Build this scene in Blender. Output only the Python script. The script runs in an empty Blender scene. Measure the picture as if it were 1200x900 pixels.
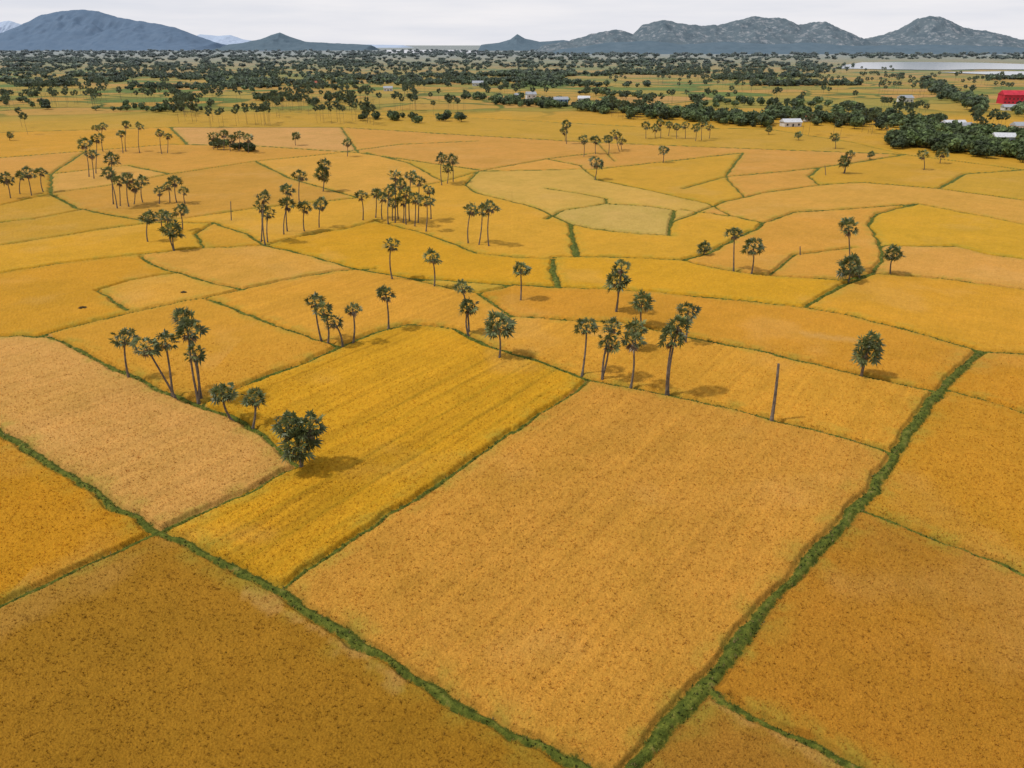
import bpy, math, random
import numpy as np
from mathutils import Vector
random.seed(7); rng=np.random.default_rng(7)
scene=bpy.context.scene
# ---------------------------------------------------------------- camera
H=50.0; F=857.0; P=math.radians(24.9); CP,SP=math.cos(P),math.sin(P)
cam=bpy.data.cameras.new("camera"); camo=bpy.data.objects.new("camera",cam)
scene.collection.objects.link(camo); camo.location=(0,0,H)
camo.rotation_euler=(math.pi/2-P,0,0)
cam.sensor_width=36; cam.lens=F/1200*36; cam.clip_start=0.5; cam.clip_end=60000
scene.camera=camo
scene.view_settings.view_transform='Standard'; scene.view_settings.look='None'; scene.view_settings.exposure=0

def ray(x,y):
    a=(x-600)/F; b=(450-y)/F
    return a, CP+b*SP, -SP+b*CP
def gp(x,y,z=0.0):            # surveyed photo point -> ground position
    a,b,c=ray(x,y); t=(z-H)/c
    return a*t,b*t
def vp(x,y,Y):                # point on the vertical plane at distance Y
    a,b,c=ray(x,y); t=Y/b
    return a*t, H+c*t
def to_px(X,Y,Z=0.0):
    d=Y*CP-(Z-H)*SP; u=Y*SP+(Z-H)*CP
    return 600+F*X/d, 450-F*u/d

# ---------------------------------------------------------------- helpers
def vnoise(x,y,seed=0):
    r=np.random.default_rng(seed).random((257,257))
    xi=np.floor(x).astype(np.int64); yi=np.floor(y).astype(np.int64)
    fx=x-xi; fy=y-yi; fx=fx*fx*(3-2*fx); fy=fy*fy*(3-2*fy)
    xi%=256; yi%=256
    a=r[xi,yi]; b=r[xi+1,yi]; c=r[xi,yi+1]; d=r[xi+1,yi+1]
    return (a*(1-fx)+b*fx)*(1-fy)+(c*(1-fx)+d*fx)*fy
def fbm(x,y,seed=0,o=4):
    s=0;a=1;t=0
    for i in range(o):
        s=s+a*vnoise(x*2**i,y*2**i,seed+i); t+=a; a*=.5
    return s/t
def sstep(a,b,x):
    t=np.clip((x-a)/(b-a),0,1); return t*t*(3-2*t)
def lin(c):
    c=np.array(c,float)/255
    return np.where(c<=.04045,c/12.92,((c+.055)/1.055)**2.4)

def build(name,V,Fc,mats,midx=None,tint=None,smooth=False,extra=None,link=True):
    me=bpy.data.meshes.new(name)
    V=np.ascontiguousarray(V,np.float32); Fc=np.ascontiguousarray(Fc,np.int32)
    k=Fc.shape[1]; M=len(Fc)
    me.vertices.add(len(V)); me.vertices.foreach_set('co',V.ravel())
    me.loops.add(M*k); me.loops.foreach_set('vertex_index',Fc.ravel())
    me.polygons.add(M); me.polygons.foreach_set('loop_start',np.arange(0,M*k,k,dtype=np.int32))
    for m in mats: me.materials.append(m)
    if midx is not None: me.polygons.foreach_set('material_index',np.ascontiguousarray(midx,np.int32))
    me.polygons.foreach_set('use_smooth',np.full(M,smooth,dtype=bool))
    me.update(calc_edges=True)
    if tint is not None:
        at=me.attributes.new('tint','FLOAT_COLOR','POINT')
        c=np.ones((len(V),4),np.float32); c[:,:3]=tint; at.data.foreach_set('color',c.ravel())
    if extra:
        for n,arr in extra.items():
            at=me.attributes.new(n,'FLOAT','POINT'); at.data.foreach_set('value',np.ascontiguousarray(arr,np.float32))
    o=bpy.data.objects.new(name,me)
    if link: scene.collection.objects.link(o)
    return o

class Acc:
    def __init__(s): s.V=[];s.F=[];s.T=[];s.M=[];s.n=0
    def add(s,V,Fc,tint,m=0):
        V=np.asarray(V,float);Fc=np.asarray(Fc,int)
        s.V.append(V);s.F.append(Fc+s.n);s.n+=len(V)
        t=np.asarray(tint,float)
        if t.ndim==1: t=np.tile(t,(len(V),1))
        s.T.append(t); s.M.append(np.full(len(Fc),m))
    def out(s): return np.vstack(s.V),np.vstack(s.F),np.vstack(s.T),np.concatenate(s.M)

# ---------------------------------------------------------------- materials
def newmat(name):
    m=bpy.data.materials.new(name); m.use_nodes=True; nt=m.node_tree
    b=nt.nodes['Principled BSDF']; return m,nt,b
def N(nt,t,**kw):
    n=nt.nodes.new(t)
    for k,v in kw.items(): setattr(n,k,v)
    return n
def ramp(nt,fac,stops):
    n=nt.nodes.new('ShaderNodeValToRGB'); e=n.color_ramp.elements
    while len(e)<len(stops): e.new(0.5)
    for i,(p,c) in enumerate(stops):
        e[i].position=p; e[i].color=(*c,1) if len(c)==3 else c
    nt.links.new(fac,n.inputs[0]); return n.outputs[0]
def noise(nt,co,scale,detail=3,rough=.55):
    n=nt.nodes.new('ShaderNodeTexNoise'); n.inputs['Scale'].default_value=scale
    n.inputs['Detail'].default_value=detail; n.inputs['Roughness'].default_value=rough
    nt.links.new(co,n.inputs['Vector']); return n.outputs['Fac']
def mixc(nt,fac,a,b,mode='MIX'):
    n=nt.nodes.new('ShaderNodeMix'); n.data_type='RGBA'; n.blend_type=mode
    for s,v in ((0,fac),(6,a),(7,b)):
        if isinstance(v,(int,float)): n.inputs[s].default_value=v
        elif isinstance(v,(tuple,list)): n.inputs[s].default_value=(*v,1)
        else: nt.links.new(v,n.inputs[s])
    return n.outputs[2]
def mrange(nt,v,a,b,c=0,d=1):
    n=nt.nodes.new('ShaderNodeMapRange'); n.interpolation_type='SMOOTHSTEP'
    for i,x in enumerate((a,b,c,d)): n.inputs[i+1].default_value=x
    nt.links.new(v,n.inputs[0]); return n.outputs[0]
def math_(nt,op,a,b=0.0,c=None):
    n=nt.nodes.new('ShaderNodeMath'); n.operation=op
    for i,v in enumerate((a,b) if c is None else (a,b,c)):
        if isinstance(v,(int,float)): n.inputs[i].default_value=v
        else: nt.links.new(v,n.inputs[i])
    return n.outputs[0]

def ground_material():
    m,nt,b=newmat('rice_paddy')
    co=N(nt,'ShaderNodeNewGeometry').outputs['Position']
    col=N(nt,'ShaderNodeAttribute',attribute_name='tint').outputs['Color']
    edge=N(nt,'ShaderNodeAttribute',attribute_name='edge').outputs['Fac']
    far=N(nt,'ShaderNodeAttribute',attribute_name='farmask').outputs['Fac']
    sep=N(nt,'ShaderNodeSeparateXYZ'); nt.links.new(co,sep.inputs[0])
    mp=N(nt,'ShaderNodeMapping'); nt.links.new(co,mp.inputs[0])
    mp.inputs['Rotation'].default_value=(0,0,.3); mp.inputs['Scale'].default_value=(1/85,1/60,0)
    wn=N(nt,'ShaderNodeTexNoise'); wn.inputs['Scale'].default_value=.012; nt.links.new(co,wn.inputs['Vector'])
    vv=N(nt,'ShaderNodeVectorMath',operation='ADD'); nt.links.new(mp.outputs[0],vv.inputs[0]); nt.links.new(wn.outputs['Color'],vv.inputs[1])
    vo=N(nt,'ShaderNodeTexVoronoi'); vo.inputs['Scale'].default_value=1; nt.links.new(vv.outputs[0],vo.inputs['Vector'])
    ve=N(nt,'ShaderNodeTexVoronoi',feature='DISTANCE_TO_EDGE'); ve.inputs['Scale'].default_value=1; nt.links.new(vv.outputs[0],ve.inputs['Vector'])
    sc=N(nt,'ShaderNodeSeparateColor'); nt.links.new(vo.outputs['Color'],sc.inputs[0])
    q=.70
    pal=ramp(nt,sc.outputs[0],[(0,tuple(lin((200,156,88))*q)),(.25,tuple(lin((196,154,68))*q)),(.48,tuple(lin((190,158,68))*q)),
        (.68,tuple(lin((166,152,68))*q)),(.92,tuple(lin((112,132,60))*q))])
    vm=mrange(nt,ve.outputs['Distance'],.02,.055)
    pal=mixc(nt,vm,tuple(lin((112,118,50))*q),pal)
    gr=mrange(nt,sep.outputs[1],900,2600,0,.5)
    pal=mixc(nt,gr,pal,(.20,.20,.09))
    base=mixc(nt,far,col,pal)
    # mottling
    n1=noise(nt,co,8.0,4,.7); n2=noise(nt,co,.055,4,.6); n3=noise(nt,co,1.1,4,.6); n4=noise(nt,co,.25,3,.6)
    base=mixc(nt,1.0,base,ramp(nt,n1,[(.30,(.58,.52,.40)),(.47,(1,1,1)),(.72,(1.28,1.26,1.36))]),'MULTIPLY')
    base=mixc(nt,1.0,base,ramp(nt,n3,[(.3,(.92,.90,.85)),(.55,(1,1,1)),(.8,(1.07,1.06,1.07))]),'MULTIPLY')
    base=mixc(nt,1.0,base,ramp(nt,n2,[(.3,(.89,.91,.83)),(.5,(1,1,1)),(.75,(1.08,1.04,1.08))]),'MULTIPLY')
    base=mixc(nt,1.0,base,ramp(nt,n4,[(.3,(.93,.94,.88)),(.6,(1.02,1.02,1.02))]),'MULTIPLY')
    # greener crop beside the dikes
    ge=math_(nt,'MULTIPLY',mrange(nt,edge,.3,3.2,.55,0),mrange(nt,n4,.40,.68))
    base=mixc(nt,ge,base,(.26,.235,.03))
    # dikes
    g=ramp(nt,n3,[(.3,(.046,.062,.010)),(.45,(.080,.100,.014)),(.6,(.135,.15,.022)),(.76,(.25,.19,.06))])
    g=mixc(nt,1.0,g,ramp(nt,n1,[(.3,(.55,.55,.5)),(.65,(1.25,1.25,1.2))]),'MULTIPLY')
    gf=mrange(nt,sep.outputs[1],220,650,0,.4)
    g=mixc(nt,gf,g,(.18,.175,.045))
    jit=math_(nt,'MULTIPLY_ADD',math_(nt,'SUBTRACT',n3,.5),1.0,edge)
    jit=math_(nt,'MULTIPLY_ADD',math_(nt,'SUBTRACT',n1,.5),.6,jit)
    k=mrange(nt,jit,-.12,.14)
    fringe=mrange(nt,jit,.0,.8,.75,1)
    fr=N(nt,'ShaderNodeVectorMath',operation='SCALE'); nt.links.new(base,fr.inputs[0]); nt.links.new(fringe,fr.inputs[3])
    c=mixc(nt,k,g,fr.outputs[0])
    hz=mrange(nt,sep.outputs[1],300,5000,0,.88)  # aerial haze painted into the ground colour, stronger with distance
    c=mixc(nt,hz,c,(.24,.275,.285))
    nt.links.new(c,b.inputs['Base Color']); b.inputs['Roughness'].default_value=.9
    b.inputs['Specular IOR Level'].default_value=.12
    bp=N(nt,'ShaderNodeBump'); bp.inputs['Strength'].default_value=.45; bp.inputs['Distance'].default_value=.16
    nt.links.new(n1,bp.inputs['Height']); nt.links.new(bp.outputs[0],b.inputs['Normal'])
    return m
def tint_material(name,scale=2.0,trans=.25,rough=.6,lo=.65,hi=1.3,spec=.25):
    m,nt,b=newmat(name)
    co=N(nt,'ShaderNodeNewGeometry').outputs['Position']
    col=N(nt,'ShaderNodeAttribute',attribute_name='tint').outputs['Color']
    n=noise(nt,co,scale,3)
    c=mixc(nt,1.0,col,ramp(nt,n,[(.3,(lo,lo,lo)),(.7,(hi,hi,hi))]),'MULTIPLY')
    nt.links.new(c,b.inputs['Base Color']); b.inputs['Roughness'].default_value=rough
    b.inputs['Specular IOR Level'].default_value=spec
    if trans>0:
        tr=N(nt,'ShaderNodeBsdfTranslucent'); nt.links.new(c,tr.inputs[0])
        mx=N(nt,'ShaderNodeMixShader'); mx.inputs[0].default_value=trans
        nt.links.new(b.outputs[0],mx.inputs[1]); nt.links.new(tr.outputs[0],mx.inputs[2])
        nt.links.new(mx.outputs[0],nt.nodes['Material Output'].inputs[0])
    return m
def plain(name,c,rough=.8,scale=1.5,var=.25,spec=.2):
    m,nt,b=newmat(name)
    co=N(nt,'ShaderNodeNewGeometry').outputs['Position']
    n=noise(nt,co,scale,4)
    a=tuple(x*(1-var) for x in c); d=tuple(min(1,x*(1+var)) for x in c)
    nt.links.new(ramp(nt,n,[(.3,a),(.7,d)]),b.inputs['Base Color']); b.inputs['Roughness'].default_value=rough
    b.inputs['Specular IOR Level'].default_value=spec
    return m
M_ground=ground_material()
M_leaf=tint_material('palm_frond',1.5,.3,.45,spec=.45)
M_bark=tint_material('palm_bark',3.0,0,.9)
M_fol=tint_material('broadleaf_foliage',.35,.25,.7)
M_grass=tint_material('grass_blades',1.2,.25,.7)
M_rice=tint_material('rice_blades',2.0,.3,.7,.75,1.2)

# ---------------------------------------------------------------- dike survey (photo points, half width m)
L=[]
def line(w,*p): L.append((w,p))
line(.48,(-420,270),(-200,390),(0,505),(30,528),(60,545),(130,590),(190,624),(250,653),(330,695),(420,755),(520,815),(620,870),(700,905),(810,970),(1000,1100))
line(.66,(560,1100),(690,960),(735,905),(790,845),(840,790),(900,710),(960,645),(1008,593),(1045,540),(1085,480),(1120,440),(1150,413))
line(.36,(-420,850),(-150,768),(0,710),(60,685),(130,650),(195,622),(260,592),(320,562),(350,548))
line(.26,(330,692),(400,640),(480,590),(560,535),(630,490),(690,446))
line(.38,(640,428),(690,446),(760,460),(850,478),(900,492),(980,512),(1045,533))
line(.40,(-420,392),(0,395),(60,396),(100,415),(150,440),(200,463),(260,485),(310,510),(350,548))
line(.46,(300,449),(330,437),(400,408),(440,390),(480,381),(530,386),(580,410),(640,428))
line(.24,(300,449),(255,468),(235,474))
line(.42,(45,396),(100,381),(190,360),(270,344),(330,330),(400,318),(440,316))
line(.36,(245,352),(270,362),(300,374),(350,392),(400,408))
line(.40,(150,365),(132,352),(115,342),(150,331),(210,321),(245,332),(285,341))
line(.34,(165,302),(185,314),(210,321))
line(.50,(-420,385),(0,322),(80,309),(160,300),(240,292),(310,289),(360,300),(420,317),(480,327),(560,333),(620,337),(700,340),(760,343),(850,352),(940,361))
line(.45,(-420,345),(0,289),(60,280),(120,270),(180,262),(250,262),(290,275),(310,289))
line(.45,(310,289),(350,279),(410,268),(440,260),(500,275),(560,298),(605,303),(650,305))
line(.6,(648,305),(648,322),(656,339))
line(.85,(668,264),(672,285),(676,302))
line(.5,(560,228),(590,235),(630,245),(668,264),(700,270),(750,275),(785,277))
line(.55,(640,258),(660,248),(710,240),(760,243),(790,248),(786,262),(783,277))
line(.45,(640,222),(680,228),(710,234),(712,240))
line(.55,(648,303),(676,302),(740,303),(800,306),(830,298),(862,280),(885,270),(895,262),(860,255),(800,247))
line(.5,(940,361),(962,350),(985,338),(1020,322),(1100,328),(1200,341),(1620,392))
line(.45,(800,306),(850,318),(900,325),(985,330),(1020,322))
line(.4,(1020,322),(1034,305),(1030,285),(1018,265),(1026,252),(1075,240))
line(.44,(940,361),(1000,372),(1070,390),(1150,413),(1220,417),(1620,440))
line(.40,(560,345),(600,372),(680,378),(730,379),(800,395),(900,415),(1000,440),(1095,461))
line(.38,(480,327),(540,342),(560,345),(580,341),(600,336))
line(.40,(1105,458),(1150,470),(1200,486),(1620,610))
line(.34,(1006,597),(1080,628),(1140,650),(1200,677),(1620,850))
line(.26,(828,805),(880,842),(940,870),(1000,903),(1300,1100))
line(.4,(180,262),(300,245),(420,233),(520,214),(560,202),(640,187),(700,180))
line(.35,(560,228),(545,218),(560,202),(700,199),(800,188),(870,180))
line(.35,(700,212),(760,224),(830,240),(860,255))
line(.35,(786,262),(850,237),(900,226),(960,218),(1010,215),(1100,222),(1200,236),(1620,290))
line(.35,(800,222),(850,208),(920,202),(1000,192),(1060,182))
line(.35,(895,262),(930,250),(980,247),(1075,240),(1200,264),(1620,340))
line(.35,(850,208),(872,232)); line(.35,(960,218),(948,208),(960,197))
line(.4,(-420,260),(0,242),(60,228),(130,218),(200,205),(300,190),(380,182),(470,170),(560,166))
line(.4,(-420,205),(0,186),(100,178),(200,170),(300,172),(420,180),(560,200))
line(.4,(-420,165),(0,156),(200,150),(400,150),(560,160),(700,168),(900,176),(1060,182),(1200,200),(1620,230))
line(.4,(60,228),(90,245),(180,262)); line(.4,(300,190),(340,210),(420,233))
line(.3,(0,262),(40,258),(100,246)); line(.3,(100,178),(60,205),(60,228))
line(.4,(-420,140),(0,133),(200,128),(400,134),(560,139),(760,150),(900,152))
line(.3,(700,168),(720,190)); line(.3,(870,180),(850,208)); line(.3,(400,150),(420,180))
line(.3,(200,150),(220,170)); line(.3,(1100,222),(1130,205),(1200,200))
line(.3,(-420,230),(0,210),(60,205),(150,195),(200,205))
line(.3,(1034,290),(1120,290),(1160,300),(1250,312),(1620,360))
line(.3,(900,325),(930,300),(1000,292)); line(.3,(430,180),(480,192),(520,214)); line(.3,(240,292),(230,275),(250,262))
line(.3,(640,187),(680,195),(700,212)); line(.3,(900,152),(1000,168),(1060,182))

# region chart
RX0,RX1,RY0,RY1=-420,1620,54,1102
RW,RH=RX1-RX0,RY1-RY0
wall=np.zeros((RH,RW),bool); wall[:2,:]=True
for w,p in L:
    for (x0,y0),(x1,y1) in zip(p[:-1],p[1:]):
        n=int(max(abs(x1-x0),abs(y1-y0))*2)+2; rad=3 if min(y0,y1)>340 else 1
        xs=np.linspace(x0,x1,n)-RX0; ys=np.linspace(y0,y1,n)-RY0
        xi=xs.astype(int); yi=ys.astype(int)
        for a in range(-rad,rad+1):
            for c in range(-rad,rad+1):
                wall[np.clip(yi+a,0,RH-1),np.clip(xi+c,0,RW-1)]=True
par=[0]
def find(a):
    while par[a]!=a: par[a]=par[par[a]]; a=par[a]
    return a
lab=np.zeros((RH,RW),np.int32); prev=[]
for r in range(RH):
    f=np.concatenate(([0],(~wall[r]).astype(np.int8),[0])); d=np.diff(f)
    cur=[]
    for s,e in zip(np.where(d==1)[0],np.where(d==-1)[0]):
        l=0
        for (ps,pe,pl) in prev:
            if ps<e and pe>s:
                if l==0: l=find(pl)
                else:
                    a,b_=find(l),find(pl)
                    if a!=b_: par[b_]=a
        if l==0: l=len(par); par.append(l)
        cur.append((s,e,l)); lab[r,s:e]=l
    prev=cur
root=np.array([find(i) for i in range(len(par))]); lab=root[lab]
for it in range(6):
    for ax,sh in ((0,1),(0,-1),(1,1),(1,-1)):
        s=np.roll(lab,sh,ax); z=lab==0; lab[z]=s[z]
K=.88
seeds=[((700,650),(198,144,56)),((250,780),(160,116,30)),((120,500),(202,152,78)),((60,620),(192,136,28)),
((430,500),(202,150,32)),((1030,760),(178,125,38)),((1140,560),(192,138,38)),((220,400),(200,146,46)),
((880,450),(198,144,44)),((870,900),(162,116,40)),((60,345),(198,145,38)),((200,340),(204,153,56)),((300,310),(206,153,62)),
((480,360),(202,146,44)),((380,350),(206,150,50)),((900,385),(202,146,60)),((1150,370),(206,151,44)),((1180,440),(196,139,38)),((800,330),(206,155,36)),
((620,270),(208,156,36)),((520,305),(204,152,34)),((730,255),(196,164,84)),((730,290),(206,156,46)),((640,236),(204,164,76)),
((1100,300),(208,154,70)),((960,290),(206,151,60)),((100,290),(206,155,42)),((300,265),(204,152,56)),((400,250),(208,157,50)),
((100,200),(204,151,62)),((350,160),(206,157,88)),((480,200),(210,158,64)),((620,180),(204,151,68)),((1120,260),(204,157,42)),((1150,220),(196,154,50)),((900,240),(206,156,66)),
((740,320),(206,154,36)),((650,365),(200,143,44))]
palette=[(206,154,60),(202,150,48),(210,160,76),(198,152,48),(208,154,68),(198,156,54)]
colmap=np.zeros((len(par),3))
for i in range(len(par)): colmap[i]=lin(palette[int(rng.integers(len(palette)))])*K*rng.uniform(.90,1.05)
for (x,y),c in seeds: colmap[lab[y-RY0,x-RX0]]=lin(c)*K

# ---------------------------------------------------------------- ground sheet
vs=np.concatenate([np.arange(1080,350,-1.0),np.arange(350,130,-.5),np.arange(130,58,-1.0)])
def row_y(v):
    a,b,c=ray(600,v); return b*(-H)/c
ys=row_y(vs)
ys=np.concatenate([[-300,-120,-40,0,12],ys,[12000,18000,30000,50000]])
ys=np.sort(ys)
us=np.concatenate([[-12,-6,-3,-2,-1.4,-1.15],np.linspace(-1.0,1.0,1400),[1.15,1.4,2,3,6,12]])
dep=np.maximum(ys*CP+H*SP,22)
U,Yg=np.meshgrid(us,ys); D=np.repeat(dep[:,None],len(us),1)
Xg=U*D
X=Xg.ravel();Y=Yg.ravel()
px,py=to_px(Xg,np.maximum(Yg,15.0))
edge=np.full(Xg.shape,6.0,np.float32)
pyrow=py[:,0]; pxcol=600+F*us
wobx=(fbm(X*.25,Y*.25,11,3)-.5).reshape(Xg.shape)*1.3; woby=(fbm(X*.25,Y*.25,31,3)-.5).reshape(Xg.shape)*1.3
wv=(fbm(X*.12+9,Y*.12,61,2)-.5).reshape(Xg.shape)
for w,p in L:
    for (x0,y0),(x1,y1) in zip(p[:-1],p[1:]):
        ax,ay=gp(x0,y0); bx,by=gp(x1,y1)
        if max(ay,by)>2500: continue
        mg=60 if max(y0,y1)>350 else 25
        r=np.where((pyrow>min(y0,y1)-mg)&(pyrow<max(y0,y1)+mg))[0]
        c=np.where((pxcol>min(x0,x1)-mg)&(pxcol<max(x0,x1)+mg))[0]
        if len(r)==0 or len(c)==0: continue
        sl=(slice(r[0],r[-1]+1),slice(c[0],c[-1]+1))
        gx=Xg[sl]+wobx[sl]; gy=Yg[sl]+woby[sl]
        dx,dy=bx-ax,by-ay; q=dx*dx+dy*dy+1e-9
        t=np.clip(((gx-ax)*dx+(gy-ay)*dy)/q,0,1)
        dist=math.hypot((ax+bx)/2,(ay+by)/2)
        hw=max(w,min(dist,480)*(.0008+.0018*abs(dx)/math.sqrt(q)))
        e=np.hypot(gx-ax-t*dx,gy-ay-t*dy)-hw*(1+wv[sl]*.9)
        edge[sl]=np.minimum(edge[sl],e)
li=np.clip(np.round(px-RX0).astype(int),0,RW-1); lj=np.clip(np.round(py-RY0).astype(int),0,RH-1)
tint=colmap[lab[lj,li]].reshape(-1,3)
# planting rows
ax,ay=gp(330,690); bx,by=gp(690,448); dl=math.hypot(bx-ax,by-ay); nx,ny=-(by-ay)/dl,(bx-ax)/dl
s=X*nx+Y*ny; tt=X*ny-Y*nx; s0=ax*nx+ay*ny
s2=s+ (fbm(X*.08,Y*.08,5,2)-.5)*1.0
rows=vnoise(s2*1.6,tt*.05,77)*.5+vnoise(s2*3.6,tt*.09,78)*.5
big=sstep(.55,.85,vnoise(s2*.22,tt*.01,79))*sstep(.45,.8,vnoise(s2*1.1,tt*.02,80))
lr=lab[lj,li].ravel()
def isreg(x,y): return (lr==lab[y-RY0,x-RX0]).astype(float)
yf=isreg(430,500); cf=isreg(700,650); amp=yf*.30+cf*.20+isreg(120,500)*.18+isreg(880,450)*.18+.08
tint*= (1+(rows-.5)*amp-big*yf*.16-big*cf*.06)[:,None]
# drainage ruts in the yellow plot
sw=s+(fbm(X*.15,Y*.15,15,3)-.5)*.9
for off,am in ((3.0,.14),(6.4,.26),(7.2,.14),(11.5,.24),(15.5,.12),(19.0,.2)):
    dd=np.abs(sw-(s0+off)); br=.5+.7*vnoise(tt*.12,np.full_like(tt,off),90)
    f=(1-sstep(.12,.55,dd))*am*yf*br
    tint=tint*(1-f[:,None]*np.array([1,.8,.9]))
pt=sstep(.58,.76,fbm(X*.06+3,Y*.06,41,4))*.18*sstep(900,300,Y)
tint=tint*(1-pt[:,None])+np.array(lin((212,168,98))*K)*pt[:,None]
for (x0,y0,x1,y1,wd,am) in ((300,700,470,800,1.5,.36),(835,830,985,905,1.2,.3),(950,395,1020,405,2.5,.4),(700,395,720,400,2,.3)):
    a0,b0=gp(x0,y0);a1,b1=gp(x1,y1); dx,dy=a1-a0,b1-b0; t=np.clip(((X-a0)*dx+(Y-b0)*dy)/(dx*dx+dy*dy),0,1)
    dd=np.hypot(X-a0-t*dx,Y-b0-t*dy)+ (fbm(X*.6,Y*.6,91,3)-.5)*3
    q=(sstep(wd,.0,dd)*am)[:,None]; tint=tint*(1-q)+np.array(lin((205,162,98))*K)*q
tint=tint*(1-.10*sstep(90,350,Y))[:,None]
farm=sstep(520,700,Y+ (vnoise(X*.01,Y*.01,3)-.5)*80)
e=edge.ravel()
canopy=.55*sstep(.05,.55,e)*sstep(1500,500,Y)
dike=.32*(1-sstep(-.5,.05,e))
inf=(np.abs(U.ravel())<1.05)&(Y>10)&(Y<260)
jit=np.where(inf,rng.uniform(-.5,.5,len(X))*.15,0)*(1-.3*sstep(.2,-.2,e))
Z=canopy+dike+jit+ (fbm(X*.03,Y*.03,9,2)-.5)*.2
V=np.stack([X,Y,Z],1)
R_,C_=Xg.shape
ii=np.arange(R_*C_).reshape(R_,C_)
Fq=np.stack([ii[:-1,:-1].ravel(),ii[:-1,1:].ravel(),ii[1:,1:].ravel(),ii[1:,:-1].ravel()],1)
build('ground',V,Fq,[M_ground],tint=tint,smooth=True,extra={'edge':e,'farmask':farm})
def lookup(x,y):
    r=np.clip(np.searchsorted(ys,y),0,R_-1); d=np.interp(y,ys,dep)
    c=np.clip(np.searchsorted(us,x/d),0,C_-1); i=r*C_+c
    return e[i],tint[i],Z[i]

# ---------------------------------------------------------------- blades
def blades(name,x,y,z,h,wd,tn,nb,mat,spread=.5):
    n=len(x); V=[];T=[]
    for k in range(nb):
        a=rng.uniform(0,2*math.pi,n); l=rng.uniform(.2,1,n)*spread*h; hh=h*rng.uniform(.6,1.1,n)
        ox=rng.uniform(-.07,.07,n);oy=rng.uniform(-.07,.07,n)
        ca,sa=np.cos(a),np.sin(a); w=wd*rng.uniform(.6,1.2,n)
        p0=np.stack([x+ox-sa*w,y+oy+ca*w,z],1);p1=np.stack([x+ox+sa*w,y+oy-ca*w,z],1)
        p2=np.stack([x+ox+ca*l,y+oy+sa*l,z+hh],1)
        V.append(np.stack([p0,p1,p2],1)); b=rng.uniform(.72,1.28,n)[:,None]*tn
        T.append(np.stack([b*.7,b*.7,b*1.1],1))
    V=np.concatenate(V).reshape(-1,3);T=np.concatenate(T).reshape(-1,3)
    return build(name,V,np.arange(len(V)).reshape(-1,3),[mat],tint=T)
n=170000
yy=rng.uniform(24,125,n); keep=rng.random(n)<(yy*CP+H*SP)/135*np.clip((135-yy)/60,0,1); yy=yy[keep]
xx=rng.uniform(-.85,.85,len(yy))*(yy*CP+H*SP)
ee,tn,zz=lookup(xx,yy); k=ee>.3; xx,yy,zz,tn=xx[k],yy[k],zz[k],tn[k]
blades('rice_stalks',xx,yy,zz-.06,rng.uniform(.16,.30,len(xx)),.036,tn*1.25,4,M_rice,.9)
# dike grass
gx=[];gy=[]
for w,p in L:
    for (x0,y0),(x1,y1) in zip(p[:-1],p[1:]):
        a0,b0=gp(x0,y0);a1,b1=gp(x1,y1)
        if min(b0,b1)>260: continue
        ln=math.hypot(a1-a0,b1-b0); m_=int(ln*13*max(w,.35)*(1 if min(b0,b1)<130 else .5)); t=rng.random(m_)
        gx.append(a0+(a1-a0)*t+rng.normal(0,w*.75+.15,m_)); gy.append(b0+(b1-b0)*t+rng.normal(0,w*.75+.15,m_))
gx=np.concatenate(gx);gy=np.concatenate(gy)
ee,tn,zz=lookup(gx,gy); k=(ee<.16)&(np.abs(gx)<1.0*(gy*CP+H*SP))&(gy>20); gx,gy,zz=gx[k],gy[k],zz[k]
pn=sstep(.3,.7,fbm(gx*.35,gy*.35,55,3))[:,None]
gt=np.array([.050,.070,.012])*(1-pn)+np.array([.17,.19,.028])*pn
dry=rng.random(len(gx))<.16; gt[dry]=(.28,.21,.08)
blades('dike_grass',gx,gy,zz-.04,rng.uniform(.10,.34,len(gx)),.05,gt,5,M_grass,.9)

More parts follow.
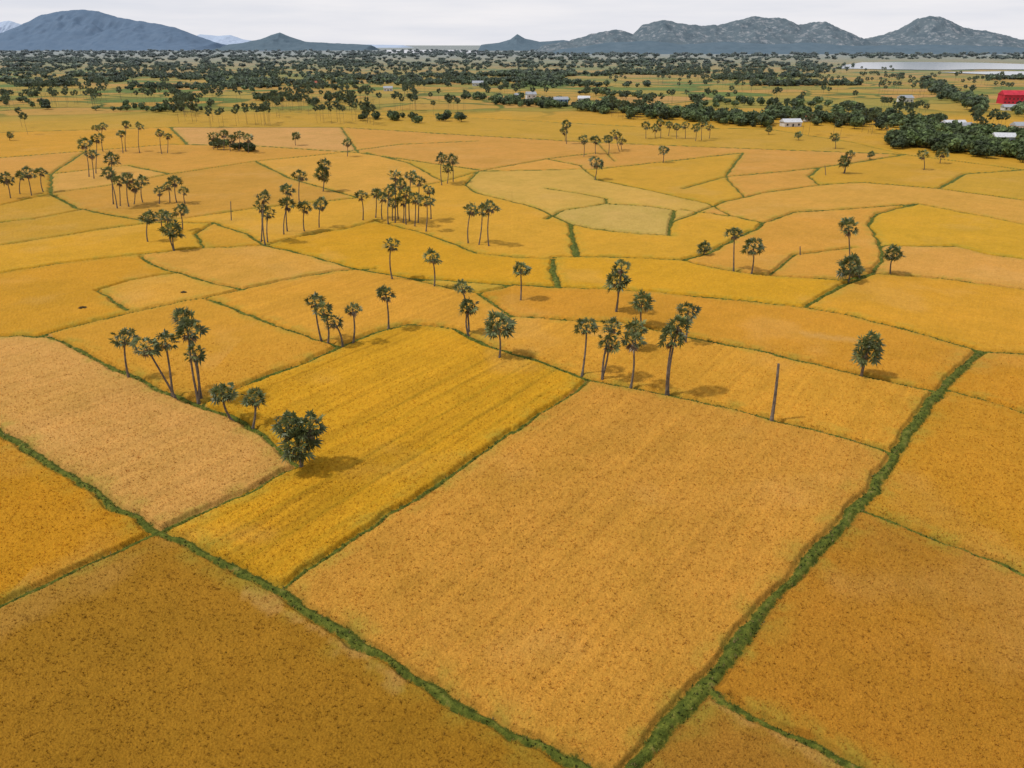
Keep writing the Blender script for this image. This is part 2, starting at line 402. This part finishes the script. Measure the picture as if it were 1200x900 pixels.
# ---------------------------------------------------------------- palms
def crown_template(nl,seed,low=-.55,seg=11,dead=6,pmin=.45,pmax=.70):
    r=np.random.default_rng(seed); A=Acc()
    def leaf(d,pl,br,col,droop):
        d=d/np.linalg.norm(d); up=np.array([0,0,1.]); b=np.cross(d,up)
        if np.linalg.norm(b)<.15: b=np.array([1.,0,0])
        b/=np.linalg.norm(b); nrm=np.cross(b,d); tw=r.uniform(-1.1,1.1)
        b,nrm=b*math.cos(tw)+nrm*math.sin(tw), nrm*math.cos(tw)-b*math.sin(tw)
        c=d*pl+np.array([0,0,-.08*pl]); pw=.02
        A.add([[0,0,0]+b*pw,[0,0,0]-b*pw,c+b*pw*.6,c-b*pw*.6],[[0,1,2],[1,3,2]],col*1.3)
        Vv=[c];Ff=[];T=[col*.75]
        th=np.linspace(-1.8,1.8,seg)
        for i,t in enumerate(th):
            t+=r.uniform(-.08,.08); dr=d*math.cos(t)+b*math.sin(t)+nrm*.22*(1 if i%2 else -.2)
            ln=br*(1-.10*abs(t))*r.uniform(.75,1.25); sd=-d*math.sin(t)+b*math.cos(t)
            m=c+dr*ln*.55; tip=c+dr*ln+np.array([0,0,-droop*ln*r.uniform(.4,1)])
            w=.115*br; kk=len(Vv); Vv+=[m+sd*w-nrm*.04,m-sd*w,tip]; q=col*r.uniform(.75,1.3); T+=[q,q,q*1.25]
            Ff+=[[0,kk+1,kk],[kk,kk+1,kk+2]]
        A.add(Vv,Ff,np.array(T))
    for i in range(nl):
        z=low+(1-low)*((i+.5)/nl); z=min(.99,z+r.uniform(-.09,.09)); a=i*2.39996+r.uniform(-.45,.45)
        s_=math.sqrt(max(0,1-z*z)); d=np.array([s_*math.cos(a),s_*math.sin(a),z])
        g=r.random(); col=np.array([.070,.092,.030])*(1-g)+np.array([.165,.19,.066])*g
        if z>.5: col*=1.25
        k=r.uniform(.82,1.18)
        leaf(d,r.uniform(pmin,pmax)*k,r.uniform(.36,.52)*k,col*r.uniform(.8,1.2),.25)
    for i in range(dead):
        a=r.uniform(0,6.28); d=np.array([math.cos(a)*.5,math.sin(a)*.5,-.85])
        leaf(d,r.uniform(.3,.5),r.uniform(.28,.42),np.array([.22,.155,.085])*r.uniform(.6,1.1),.5)
    return A.out()
CR=[crown_template(n_,100+i,lo) for i,(n_,lo) in enumerate(((21,-.45),(24,-.6),(26,-.35),(22,-.7),(25,-.5),(19,-.3)))]
CRB=[crown_template(n_,200+i,-.8,11,4) for i,n_ in enumerate((38,42))]
def trunk(base,top,r0,r1,bend,nseg=14,ns=9,seed=0):
    r=np.random.default_rng(seed); base=np.array(base,float);top=np.array(top,float)
    V=[];Fc=[];T=[]
    for i in range(nseg+1):
        t=i/nseg; s_=t**1.35 if bend else t
        c=base*(1-t)+top*t; c[:2]=base[:2]+(top[:2]-base[:2])*s_+bend*np.array([math.sin(math.pi*t)*.6,math.sin(math.pi*t)*.3])
        rr=(r0*(1-t)+r1*t)*(1+.06*(i%2))+ .12*math.exp(-t*14)
        for j in range(ns):
            a=2*math.pi*j/ns; V.append(c+np.array([math.cos(a)*rr,math.sin(a)*rr,0])); T.append(np.array([.17,.14,.11])*r.uniform(.6,1.3)*(1-.15*(i%2)))
    for i in range(nseg):
        for j in range(ns):
            a=i*ns+j;b=i*ns+(j+1)%ns; Fc+=[[a,b,b+ns],[a,b+ns,a+ns]]
    c=len(V);V.append(top+np.array([0,0,.05]));T.append(np.array([.1,.08,.06]))
    for j in range(ns): Fc.append([nseg*ns+j,nseg*ns+(j+1)%ns,c])
    return V,Fc,np.array(T)
def rotz(V,a,tx=0):
    c,s_=math.cos(a),math.sin(a); R=np.array([[c,-s_,0],[s_,c,0],[0,0,1]])
    c,s_=math.cos(tx),math.sin(tx); R2=np.array([[1,0,0],[0,c,-s_],[0,s_,c]])
    return V@R.T@R2.T
pc=[0]
def palm(bx,by,stems,name='sugar_palm_tree'):
    X0,Y0=gp(bx,by,.3); A=Acc()
    for st in stems:
        cx,cy=st[0],st[1]; R=st[2] if len(st)>2 else random.uniform(2.0,2.4); kind=st[3] if len(st)>3 else 0
        pc[0]+=1
        Xc,Zc=vp(cx,cy,Y0); dy=random.uniform(-1,1); oy=random.uniform(-.3,.3)
        tp=np.array([Xc-X0,dy,max(Zc,1.0)])
        base=np.array([random.uniform(-.25,.25) if len(stems)>1 else 0,oy,.0])
        A.add(*trunk(base,tp,.18,.12,random.choice((-1,1))*random.uniform(.2,.75),seed=pc[0]),m=1)
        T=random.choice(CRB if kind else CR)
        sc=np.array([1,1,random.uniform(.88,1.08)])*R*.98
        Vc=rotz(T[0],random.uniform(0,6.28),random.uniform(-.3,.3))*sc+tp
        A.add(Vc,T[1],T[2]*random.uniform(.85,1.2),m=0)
    V,Fc,T,Mi=A.out()
    o=build(name,V,Fc,[M_leaf,M_bark],Mi,T); o.location=(X0,Y0,.0)
NEAR=[
(152,443,[(147,396,2.2)]),(206,467,[(174,404,2.2)]),(203,462,[(193,400,2.1)]),(232,471,[(223,386,2.4),(231,411,1.9)]),(236,468,[(214,375,2.1)]),
(272,493,[(262,459,1.9,1)]),(296,501,[(296,469,1.9,1)]),(354,548,[(352,516,2.6,1),(363,500,2.1,1),(338,497,2.0,1)]),
(377,398,[(370,352,2.1)]),(384,402,[(380,363,1.9)]),(401,406,[(391,376,2.0)]),(414,402,[(414,361,1.9)]),
(455,385,[(453,343,2.0)]),(549,390,[(541,336,1.9)]),(549,392,[(549,360,2.1,1)]),(585,421,[(583,383,2.9,1)]),
(460,328,[(458,287,2.2)]),(509,336,[(507,300,2.3)]),(610,354,[(610,317,2.1,1)]),
(722,367,[(723,330,2.7,1),(728,312,2.1)]),(752,381,[(752,352,2.4,1)]),(745,410,[(745,386,2.2,1)]),
(682,439,[(688,385,2.1)]),(706,444,[(713,400,2.1),(717,382,1.9)]),(739,454,[(741,398,2.2)]),(783,462,[(787,394,2.3),(795,382,2.1)]),(803,402,[(806,365,2.4)]),
(1009,443,[(1017,413,2.4,1),(1022,400,1.9,1)]),(824,298,[(824,288,1.9,1)]),(860,318,[(862,275,2.3)]),(881,321,[(883,290,2.8)]),
(994,330,[(994,309,2.8,1)]),(996,320,[(996,267,2.6)]),(1044,321,[(1045,296,2.5,1)]),(1008,325,[(1006,318,1.6,1)]),
(549,286,[(552,246,2.4)]),(561,288,[(565,247,2.3)]),(573,289,[(574,242,2.6)]),
(425,259,[(424,229,2.4)]),(440,256,[(441,226,2.3)]),(448,258,[(449,231,2.5)]),(455,262,[(456,224,2.4)]),(463,262,[(463,206,2.4)]),(467,258,[(470,216,2.4)]),
(476,264,[(476,226,2.5)]),(480,260,[(482,206,2.4)]),(486,266,[(487,232,2.4)]),(490,262,[(491,213,2.4)]),(499,272,[(500,236,2.5)]),(472,262,[(472,236,2.5)]),(505,258,[(503,222,2.0)]),(460,260,[(461,238,2.2)]),
(518,218,[(517,186,2.9)]),(524,216,[(525,198,2.6)]),(531,214,[(530,187,2.9)]),(378,225,[(378,203,3.2,1),(380,193,2.8)]),
(311,287,[(309,232,2.4)]),(314,285,[(313,251,2.2)]),(306,283,[(307,243,2.2)]),(333,276,[(336,240,2.6)]),(337,272,[(338,222,2.4)]),(357,272,[(357,243,2.4)]),(351,240,[(351,206,2.8)]),(374,268,[(375,240,2.5)]),
(104,208,[(100,168,3.2)]),(110,210,[(108,180,3.0)]),(112,204,[(113,162,2.8)]),(121,178,[(120,148,2.8)]),(137,245,[(127,203,2.8)]),(133,240,[(132,186,3.0)]),(141,242,[(140,212,2.4)]),
(151,243,[(150,209,2.6)]),(157,240,[(158,218,2.6)]),(168,238,[(165,212,2.4)]),(186,240,[(185,225,2.2)]),(199,238,[(197,218,2.3)]),(207,238,[(206,212,2.6)]),(217,240,[(216,224,2.0)]),
(174,284,[(173,255,2.5,1)]),(191,272,[(190,252,2.2)]),(203,294,[(202,270,3.2,1),(195,255,2.2)]),(214,270,[(212,246,2.5)]),
(13,233,[(9,208,3.0)]),(37,230,[(33,202,3.0)]),(51,226,[(47,202,2.4)]),(24,228,[(26,206,2.0)]),
(164,180,[(162,148,2.6)]),(144,180,[(141,157,2.6)]),(148,178,[(149,146,2.6)]),(190,181,[(187,156,2.8)]),(196,180,[(196,160,2.4)]),
(347,171,[(347,159,2.8,1)]),(407,184,[(407,167,2.9)]),(250,176,[(249,160,3.2)]),(262,177,[(262,157,3.0)]),(270,178,[(271,163,3.0)]),(280,178,[(281,158,3.0)]),(291,180,[(291,162,3.0)]),(256,176,[(256,166,3)]),
(664,169,[(664,146,3.2)]),(662,166,[(661,154,2.8)]),(684,184,[(684,163,3.0)]),(698,181,[(698,164,3.2)]),(713,180,[(713,163,3.0)]),(726,178,[(722,158,3.2)]),(729,176,[(728,165,2.8)]),(697,211,[(699,190,3.2)]),(777,191,[(777,176,3.0)]),
(979,175,[(979,161,3.2)]),(989,204,[(990,189,3.0,1),(996,181,2.2)]),(1083,200,[(1083,182,3.2)]),(1102,192,[(1104,180,3.0)]),(901,158,[(901,151,2.4,1)]),(1020,187,[(1020,180,1.8,1)]),
(12,165,[(12,158,2.2,1)]),(120,160,[(112,150,2.6)]),
(757,163,[(757,147,3.2)]),(768,162,[(768,150,3)]),(774,163,[(774,144,3)]),(783,160,[(784,146,3)]),(793,163,[(793,149,3)]),(803,163,[(803,147,3)]),(815,166,[(816,150,3)]),(822,165,[(823,145,3)]),(831,163,[(831,149,3)]),
(1040,160,[(1040,148,3)]),(936,165,[(936,158,2.4,1)]),
]
for t in NEAR: palm(*t)

def post(name,b,t,r0,r1,mat):
    X0,Y0=gp(*b,.3); Xc,Zc=vp(t[0],t[1],Y0); A=Acc(); A.add(*trunk((0,0,0),(Xc-X0,.2,Zc),r0,r1,.1 if r0>.2 else 0,seed=9),m=0)
    V,Fc,T,Mi=A.out(); o=build(name,V,Fc,[mat],Mi,T*1.0); o.location=(X0,Y0,0)
post('dead_palm_trunk',(904,494),(913,427),.25,.17,M_bark)
for b,t in (((271,259),(270,236)),((968,206),(967,194)),((938,300),(938,289))): post('utility_pole',b,t,.16,.12,M_bark)

# ---------------------------------------------------------------- distant masses
def lowpalm(seed):
    r=np.random.default_rng(seed);A=Acc(); w=.028
    A.add([[-w,0,-4.4],[w,0,-4.4],[w*.7,0,0],[-w*.7,0,0],[0,-w,-4.4],[0,w,-4.4],[0,w*.7,0],[0,-w*.7,0]],[[0,1,2],[0,2,3],[4,5,6],[4,6,7]],(.15,.125,.10))
    n_=60; d=r.normal(size=(n_,3)); d/=np.linalg.norm(d,axis=1)[:,None]; d[:,2]=d[:,2]*.9+.1
    for q in d:
        s_=np.cross(q,r.normal(size=3)); s_/=np.linalg.norm(s_); k_=r.uniform(.8,1.1)
        c=np.array([.080,.104,.038])*r.uniform(.55,1.7)
        A.add([q*.25*k_,q*.75*k_+s_*.17,q*.75*k_-s_*.17,q*1.05*k_],[[0,1,2],[1,3,2]],c)
    return A.out()
def broad(seed,ncl=9,nt_=26,size=.19):
    r=np.random.default_rng(seed);A=Acc()
    A.add([[-.05,0,-1],[.05,0,-1],[.02,0,0],[0,-.05,-1],[0,.05,-1],[0,.02,.1]],[[0,1,2],[3,4,5]],(.09,.07,.05))
    for i in range(ncl):
        c=r.normal(size=3); c=c/np.linalg.norm(c)*r.uniform(.25,.65); c[2]=c[2]*.7; cr=r.uniform(.32,.5); sh=r.uniform(.6,1.5)*(1+.35*c[2])
        d=r.normal(size=(nt_,3)); d/=np.linalg.norm(d,axis=1)[:,None]
        for q in d:
            p=c+q*cr*r.uniform(.75,1.05); nn=q+r.normal(size=3)*.5; s1=np.cross(nn,[.3,.2,1]); s1/=np.linalg.norm(s1)+1e-6; s2_=np.cross(nn,s1); s2_/=np.linalg.norm(s2_)+1e-6
            z_=size*r.uniform(.7,1.3)
            A.add([p+s1*z_,p-s1*z_*.6+s2_*z_,p-s1*z_*.6-s2_*z_],[[0,1,2]],np.array([.088,.122,.038])*sh*r.uniform(.7,1.3))
    return A.out()
LP=[lowpalm(i) for i in range(5)]; BR=[broad(20+i) for i in range(6)]; BL=[broad(40+i,6,14,.3) for i in range(5)]
HZ=np.array([.215,.255,.28])  # haze colour, blended into the distant tree tints by range
def scatter(name,tmpls,pts,mats):
    A=Acc()
    for (x,y,z,sx,sz,tone) in pts:
        T=random.choice(tmpls); V=rotz(T[0],random.uniform(0,6.28))*np.array([sx,sx,sz])+np.array([x,y,z])
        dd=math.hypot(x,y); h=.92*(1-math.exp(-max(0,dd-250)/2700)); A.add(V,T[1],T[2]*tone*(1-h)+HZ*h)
    V,Fc,T,_=A.out(); return build(name,V,Fc,mats,tint=T)
pp2=[]
def pz2(x0,x1,y0,y1,n_,clump=0):
    k=0
    while k<n_:
        x=random.uniform(x0,x1);y=random.uniform(y0,y1); m_=random.randint(1,clump) if clump else 1
        for _ in range(m_):
            a,b=gp(x+random.gauss(0,7 if m_>1 else 0),y+random.gauss(0,1.2)); r=random.uniform(2.3,3.0)
            pp2.append((a,b,4.3*r*.98,r,r,random.uniform(.8,1.25))); k+=1
pz2(0,260,104,128,56,5); pz2(20,70,112,128,18,5); pz2(100,250,112,135,46,5); pz2(205,250,130,146,22,5); pz2(260,420,108,130,50,6)
pz2(380,530,122,147,46,6); pz2(300,380,128,148,26,5); pz2(0,40,140,160,3); pz2(520,545,130,142,8,4); pz2(0,560,92,106,60,4); pz2(560,700,108,122,20,4)
pz2(420,560,106,124,30,5); pz2(0,50,118,132,10,4); pz2(190,320,145,152,8,4)
pz2(700,1080,118,150,50,4); pz2(1000,1200,95,118,60,3); pz2(780,1060,88,112,130,3); pz2(950,1200,150,172,22,4);pz2(700,900,86,104,80,3); pz2(0,560,84,96,100,3)
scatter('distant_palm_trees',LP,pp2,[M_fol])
bb=[]
def bz(x0,x1,ya,yb,n_,h0=5,h1=9,jy=2.0):
    for _ in range(n_):
        t=random.random(); x=x0+(x1-x0)*t; y=ya+(yb-ya)*t+random.gauss(0,jy); a,b=gp(x,max(y,60)); r=random.uniform(h0,h1)*.5
        bb.append((a,b,r*1.0,r*random.uniform(.9,1.5),r,random.uniform(.5,1.6)))
bz(572,640,120,125,40,6,9); bz(640,705,125,130,44,6,9); bz(700,790,128,140,70,6,11,2.5); bz(790,900,138,148,72,6,11,2.5); bz(900,1010,135,148,62,6,11,3)
bz(1040,1205,168,184,115,6,10,3); bz(1050,1205,155,168,76,6,10,2.5); bz(1000,1100,140,150,40,6,10,3); bz(1080,1150,100,130,70,7,12,4); bz(1190,1260,130,160,30,7,10,5)
bz(540,572,112,118,8,6,9); bz(420,545,139,143,22,5,8,1.4); bz(250,300,172,178,12,4,6,1.2); bz(100,245,128,131,20,5,8); bz(680,760,110,116,24,6,10); bz(800,1010,120,130,44,6,10,2.5)
bz(1060,1210,150,190,40,5,8,5); bz(300,420,118,122,24,6,9,1.5); bz(0,60,118,126,14,5,8,2)
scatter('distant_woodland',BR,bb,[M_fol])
bb=[]
for i in range(85):   # far belts
    y=61+ (random.random()**1.6)*42; x=random.uniform(-60,1260)
    if x>960 and 70<y<90: continue
    w=random.uniform(20,110)
    for k in range(int(w*.5)):
        a,b=gp(x+random.uniform(-w,w)*.5,y+random.gauss(0,.45)); r=random.uniform(2.8,5.6)*(1 if y>75 else 1.5)
        bb.append((a,b,r*.8,r*1.5,r,random.uniform(.55,1.4)))
for i in range(1900):
    y=random.choice([60,61,62,63,65,67,70,74,78])+random.gauss(0,.9); x=random.uniform(-60,1260)
    if x>965 and y>70: continue
    a,b=gp(x,max(y,59)); r=random.uniform(4.2,6.6)*(1 if y>68 else 1.5); bb.append((a,b,r*.8,r*2,r,random.uniform(.55,1.3)))
for (x0,x1,y) in ((0,270,88),(270,560,98),(150,420,103),(560,760,100),(0,150,95),(760,980,84),(560,1000,78),(270,560,90),(0,560,82)):
    for i in range(int((x1-x0)*.38)):
        a,b=gp(random.uniform(x0,x1),y+random.gauss(0,1.8)); r=random.uniform(2.6,5.2); bb.append((a,b,r*.8,r*1.3,r,random.uniform(.55,1.4)))
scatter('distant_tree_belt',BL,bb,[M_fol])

# ---------------------------------------------------------------- hills
def hillmat(name,c1,c2,rock=None):
    m,nt,b=newmat(name); co=N(nt,'ShaderNodeNewGeometry').outputs['Position']
    n1=noise(nt,co,.012,5,.65); c=ramp(nt,n1,[(.35,c1),(.65,c2)])
    if rock:
        n2=noise(nt,co,.022,6,.75); c=mixc(nt,ramp(nt,n2,[(.52,(0,0,0)),(.64,(1,1,1))]),c,rock)
    nt.links.new(c,b.inputs['Base Color']); b.inputs['Roughness'].default_value=1; b.inputs['Specular IOR Level'].default_value=0
    return m
def hill(name,prof,Yd,depth,mat,seed,amp=.08,soft=1.0):
    xs=np.array([p[0] for p in prof],float); zs=[]; Xs=[]
    for x,y in prof:
        a,z=vp(x,y,Yd); Xs.append(a); zs.append(max(z,-5))
    nxp=420;nyp=70; Xl=np.linspace(Xs[0],Xs[-1],nxp); t=np.linspace(-1,1,nyp)
    XX,TT=np.meshgrid(Xl,t); ht=max(zs)
    wx=XX+(fbm(XX/300+seed,TT*3,seed,3)-.5)*500*np.abs(TT)
    zr=np.interp(wx,Xs,zs)
    sh=np.clip(1-np.abs(TT)**1.15,0,1)
    rid=1-np.abs(fbm(XX/180,TT*4+seed,seed+5,4)-.5)*2.4
    Zz=zr*sh*(1-(1-rid)*.38*soft*sstep(0,.3,np.abs(TT)))+ (fbm(XX/60,TT*14,seed+9,4)-.5)*ht*amp*sstep(0,.15*ht,zr)*2
    edgef=sstep(0,.03,(XX-Xs[0])/(Xs[-1]-Xs[0]))*sstep(0,.03,(Xs[-1]-XX)/(Xs[-1]-Xs[0]))
    Zz=Zz*edgef-2*(1-sh)
    V=np.stack([XX.ravel(),(Yd+TT*depth).ravel(),Zz.ravel()],1); ii=np.arange(nxp*nyp).reshape(nyp,nxp)
    build(name,V,np.stack([ii[:-1,:-1].ravel(),ii[:-1,1:].ravel(),ii[1:,1:].ravel(),ii[1:,:-1].ravel()],1),[mat],smooth=True)
mL=hillmat('hill_forest_far',(.115,.170,.245),(.135,.19,.265)); mF=hillmat('hill_very_far',(.38,.46,.58),(.40,.48,.60))  # blue of the hazy air is baked into these hill colours
mR=hillmat('hill_forest_rocky',(.095,.130,.155),(.130,.165,.185),(.28,.295,.31)); mS=hillmat('hill_forest',(.100,.145,.180),(.12,.165,.20))  # forest and rock tones, also with bluish air haze painted in
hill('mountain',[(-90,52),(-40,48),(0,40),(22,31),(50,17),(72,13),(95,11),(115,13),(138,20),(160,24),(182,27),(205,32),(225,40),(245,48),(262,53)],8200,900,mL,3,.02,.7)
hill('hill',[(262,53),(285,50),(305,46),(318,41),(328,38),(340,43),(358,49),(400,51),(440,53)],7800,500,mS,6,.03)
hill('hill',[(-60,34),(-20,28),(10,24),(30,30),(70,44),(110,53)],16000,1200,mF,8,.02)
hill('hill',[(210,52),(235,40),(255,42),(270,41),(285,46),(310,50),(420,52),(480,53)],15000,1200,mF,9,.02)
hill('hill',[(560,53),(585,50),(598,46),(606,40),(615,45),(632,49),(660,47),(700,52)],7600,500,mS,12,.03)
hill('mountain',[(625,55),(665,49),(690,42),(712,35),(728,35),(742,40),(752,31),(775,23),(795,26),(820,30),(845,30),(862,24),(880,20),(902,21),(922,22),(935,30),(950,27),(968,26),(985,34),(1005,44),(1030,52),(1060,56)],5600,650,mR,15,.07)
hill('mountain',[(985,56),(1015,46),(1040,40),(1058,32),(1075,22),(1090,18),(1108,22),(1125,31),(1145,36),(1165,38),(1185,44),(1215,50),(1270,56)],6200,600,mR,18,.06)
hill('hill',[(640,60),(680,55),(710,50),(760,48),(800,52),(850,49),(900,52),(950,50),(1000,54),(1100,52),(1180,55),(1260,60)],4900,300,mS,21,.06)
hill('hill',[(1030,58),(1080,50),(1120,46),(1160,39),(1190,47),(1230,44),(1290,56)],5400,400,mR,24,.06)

# ---------------------------------------------------------------- water
m,nt,b=newmat('lake_water'); b.inputs['Base Color'].default_value=(.30,.32,.34,1); b.inputs['Roughness'].default_value=.12
co=N(nt,'ShaderNodeNewGeometry').outputs['Position']; bp=N(nt,'ShaderNodeBump'); bp.inputs['Strength'].default_value=.1
nt.links.new(noise(nt,co,.05,3),bp.inputs['Height']); nt.links.new(bp.outputs[0],b.inputs['Normal']); M_water=m
def water(pts):
    P_=[(*gp(x,y,1.0),1.0) for x,y in pts]; me=bpy.data.meshes.new('water'); me.from_pydata(P_,[],[list(range(len(P_)))]); me.materials.append(M_water)
    scene.collection.objects.link(bpy.data.objects.new('water',me))
water([(975,80),(1030,81),(1100,82),(1150,81),(1300,82),(1300,76),(1200,75),(1150,73.5),(1080,72.5),(1010,73),(990,76)])
water([(1100,84.5),(1180,88),(1300,93),(1300,84),(1180,83.5)])
water([(455,62),(560,62.5),(575,60.5),(540,58.5),(450,58.5)])
water([(270,60),(330,60.5),(335,59.3),(280,59)])

# ---------------------------------------------------------------- houses
M_w=plain('plaster_wall',(.62,.60,.56)); M_b=plain('blue_wall',(.25,.36,.48)); M_rf=plain('tin_roof',(.33,.35,.38),.5); M_rr=plain('clay_roof',(.34,.10,.06))
M_red=plain('red_cladding',(.50,.03,.05),.5,.3,.2); M_gl=plain('window_dark',(.03,.035,.04),.2); M_rw=plain('white_roof',(.55,.56,.58),.5)
def boxm(name,x0,x1,y0,y1,z0,z1,mat,par_):
    vs_=[(x,y,z) for x in (x0,x1) for y in (y0,y1) for z in (z0,z1)]
    me=bpy.data.meshes.new(name); me.from_pydata(vs_,[],[(0,1,3,2),(4,6,7,5),(0,4,5,1),(2,3,7,6),(0,2,6,4),(1,5,7,3)]); me.materials.append(mat)
    o=bpy.data.objects.new(name,me); o.parent=par_; scene.collection.objects.link(o)
def house(x,y,w,d,h,wall_,roof,rot=0,name='house',storeys=1):
    X0,Y0=gp(x,y); em=bpy.data.objects.new(name,None); scene.collection.objects.link(em); em.location=(X0,Y0,.3); em.rotation_euler=(0,0,rot)
    boxm('walls',-w/2,w/2,-d/2,d/2,-.3,h,wall_,em)
    o=.5; rh=d*.28
    V=[(-w/2-o,-d/2-o,h-.1),(w/2+o,-d/2-o,h-.1),(w/2+o,d/2+o,h-.1),(-w/2-o,d/2+o,h-.1),(-w/2-o,0,h+rh),(w/2+o,0,h+rh)]
    me=bpy.data.meshes.new('roof'); me.from_pydata(V,[],[(0,1,5,4),(2,3,4,5),(0,4,3),(1,2,5),(0,3,2,1)]); me.materials.append(roof); r=bpy.data.objects.new('roof',me); r.parent=em; scene.collection.objects.link(r)
    boxm('door',-.55,.55,-d/2-.06,-d/2-.003,0,2.1,M_gl,em)
    k=max(1,int(w/3.2))
    for s_ in range(storeys):
        for i in range(k):
            cx=-w/2+w*(i+.5)/k
            if abs(cx)<1.2 and s_==0: continue
            boxm('window_%d_%d'%(s_,i),cx-.6,cx+.6,-d/2-.06,-d/2-.003,1+3*s_,2.2+3*s_,M_gl,em)
for a in ((622,119,9,8,6.5,M_w,M_rf,.2,'house',2),(640,121,8,6,3.4,M_w,M_rw,-.1),(657,125,12,7,6,M_b,M_rf,.1,'house',2),(684,124,10,7,6.2,M_w,M_rw,-.2,'house',2),(608,115,8,6,3,M_w,M_rf,.3),
 (926,149,12,7,3.2,M_w,M_rw,.15),(950,143,9,6,3,M_w,M_rr,-.1),(1116,152,13,8,3.5,M_w,M_rw,.05),(1130,153,8,6,3,M_b,M_rf,.3),(1174,168,10,7,3.5,M_b,M_rw,-.2),(1160,161,9,6,3.2,M_w,M_rf,.1),
 (1196,154,11,7,3.5,M_w,M_rf,0),(372,101,14,8,4,M_w,M_rr,.1),(1060,120,12,8,4,M_w,M_rf,.2),(455,107,10,7,3.5,M_w,M_rf,.1),(560,101,14,9,4,M_w,M_rf,0)):
    house(*a)
house(1187,122,24,13,8,M_red,M_red,-.12,'red_warehouse',2)
house(1186,130,16,7,3.0,M_w,M_rf,-.12,'storage_shed')

for (x,y,r) in ((97,361,.8),(215,343,.6)):
    X0,Y0=gp(x,y,.5); n_=60; a=rng.uniform(0,6.28,n_); q=np.sqrt(rng.random(n_))*r
    o=blades('straw_heap',X0+np.cos(a)*q,Y0+np.sin(a)*q*.8,np.full(n_,.45)+.15*(1-q/r),rng.uniform(.15,.4,n_),.1,np.tile([.16,.13,.07],(n_,1)),5,M_grass,.9)

# ---------------------------------------------------------------- light
EL=math.radians(58); sd=Vector((-.985,-.17,0)).normalized()
sun=bpy.data.lights.new('sun','SUN'); sun.energy=2.4; sun.angle=math.radians(3.5); sun.color=(1,.95,.88)
so=bpy.data.objects.new('sun',sun); scene.collection.objects.link(so)
tos=Vector((sd.x*math.cos(EL),sd.y*math.cos(EL),math.sin(EL))); so.rotation_euler=(-tos).to_track_quat('-Z','Y').to_euler(); so.location=(0,0,200)
w=bpy.data.worlds.new("World"); scene.world=w; w.use_nodes=True; nt=w.node_tree; bg=nt.nodes['Background']
sky=N(nt,'ShaderNodeTexSky',sky_type='NISHITA'); sky.sun_disc=False; sky.sun_elevation=EL; sky.sun_rotation=math.atan2(sd.x,sd.y); sky.dust_density=2.0; sky.air_density=1.0
tc=N(nt,'ShaderNodeTexCoord'); sx=N(nt,'ShaderNodeSeparateXYZ'); nt.links.new(tc.outputs['Generated'],sx.inputs[0])
mp=N(nt,'ShaderNodeMapping'); nt.links.new(tc.outputs['Generated'],mp.inputs[0]); mp.inputs['Scale'].default_value=(3,3,30)
cn=noise(nt,mp.outputs[0],1.2,5,.55)
cl=ramp(nt,cn,[(.3,(7.4,7.6,8.3)),(.7,(9.2,9.0,9.2))])
fac=mrange(nt,sx.outputs[2],.02,.5,.96,.55)
nt.links.new(mixc(nt,fac,sky.outputs[0],cl),bg.inputs[0]); bg.inputs[1].default_value=.1
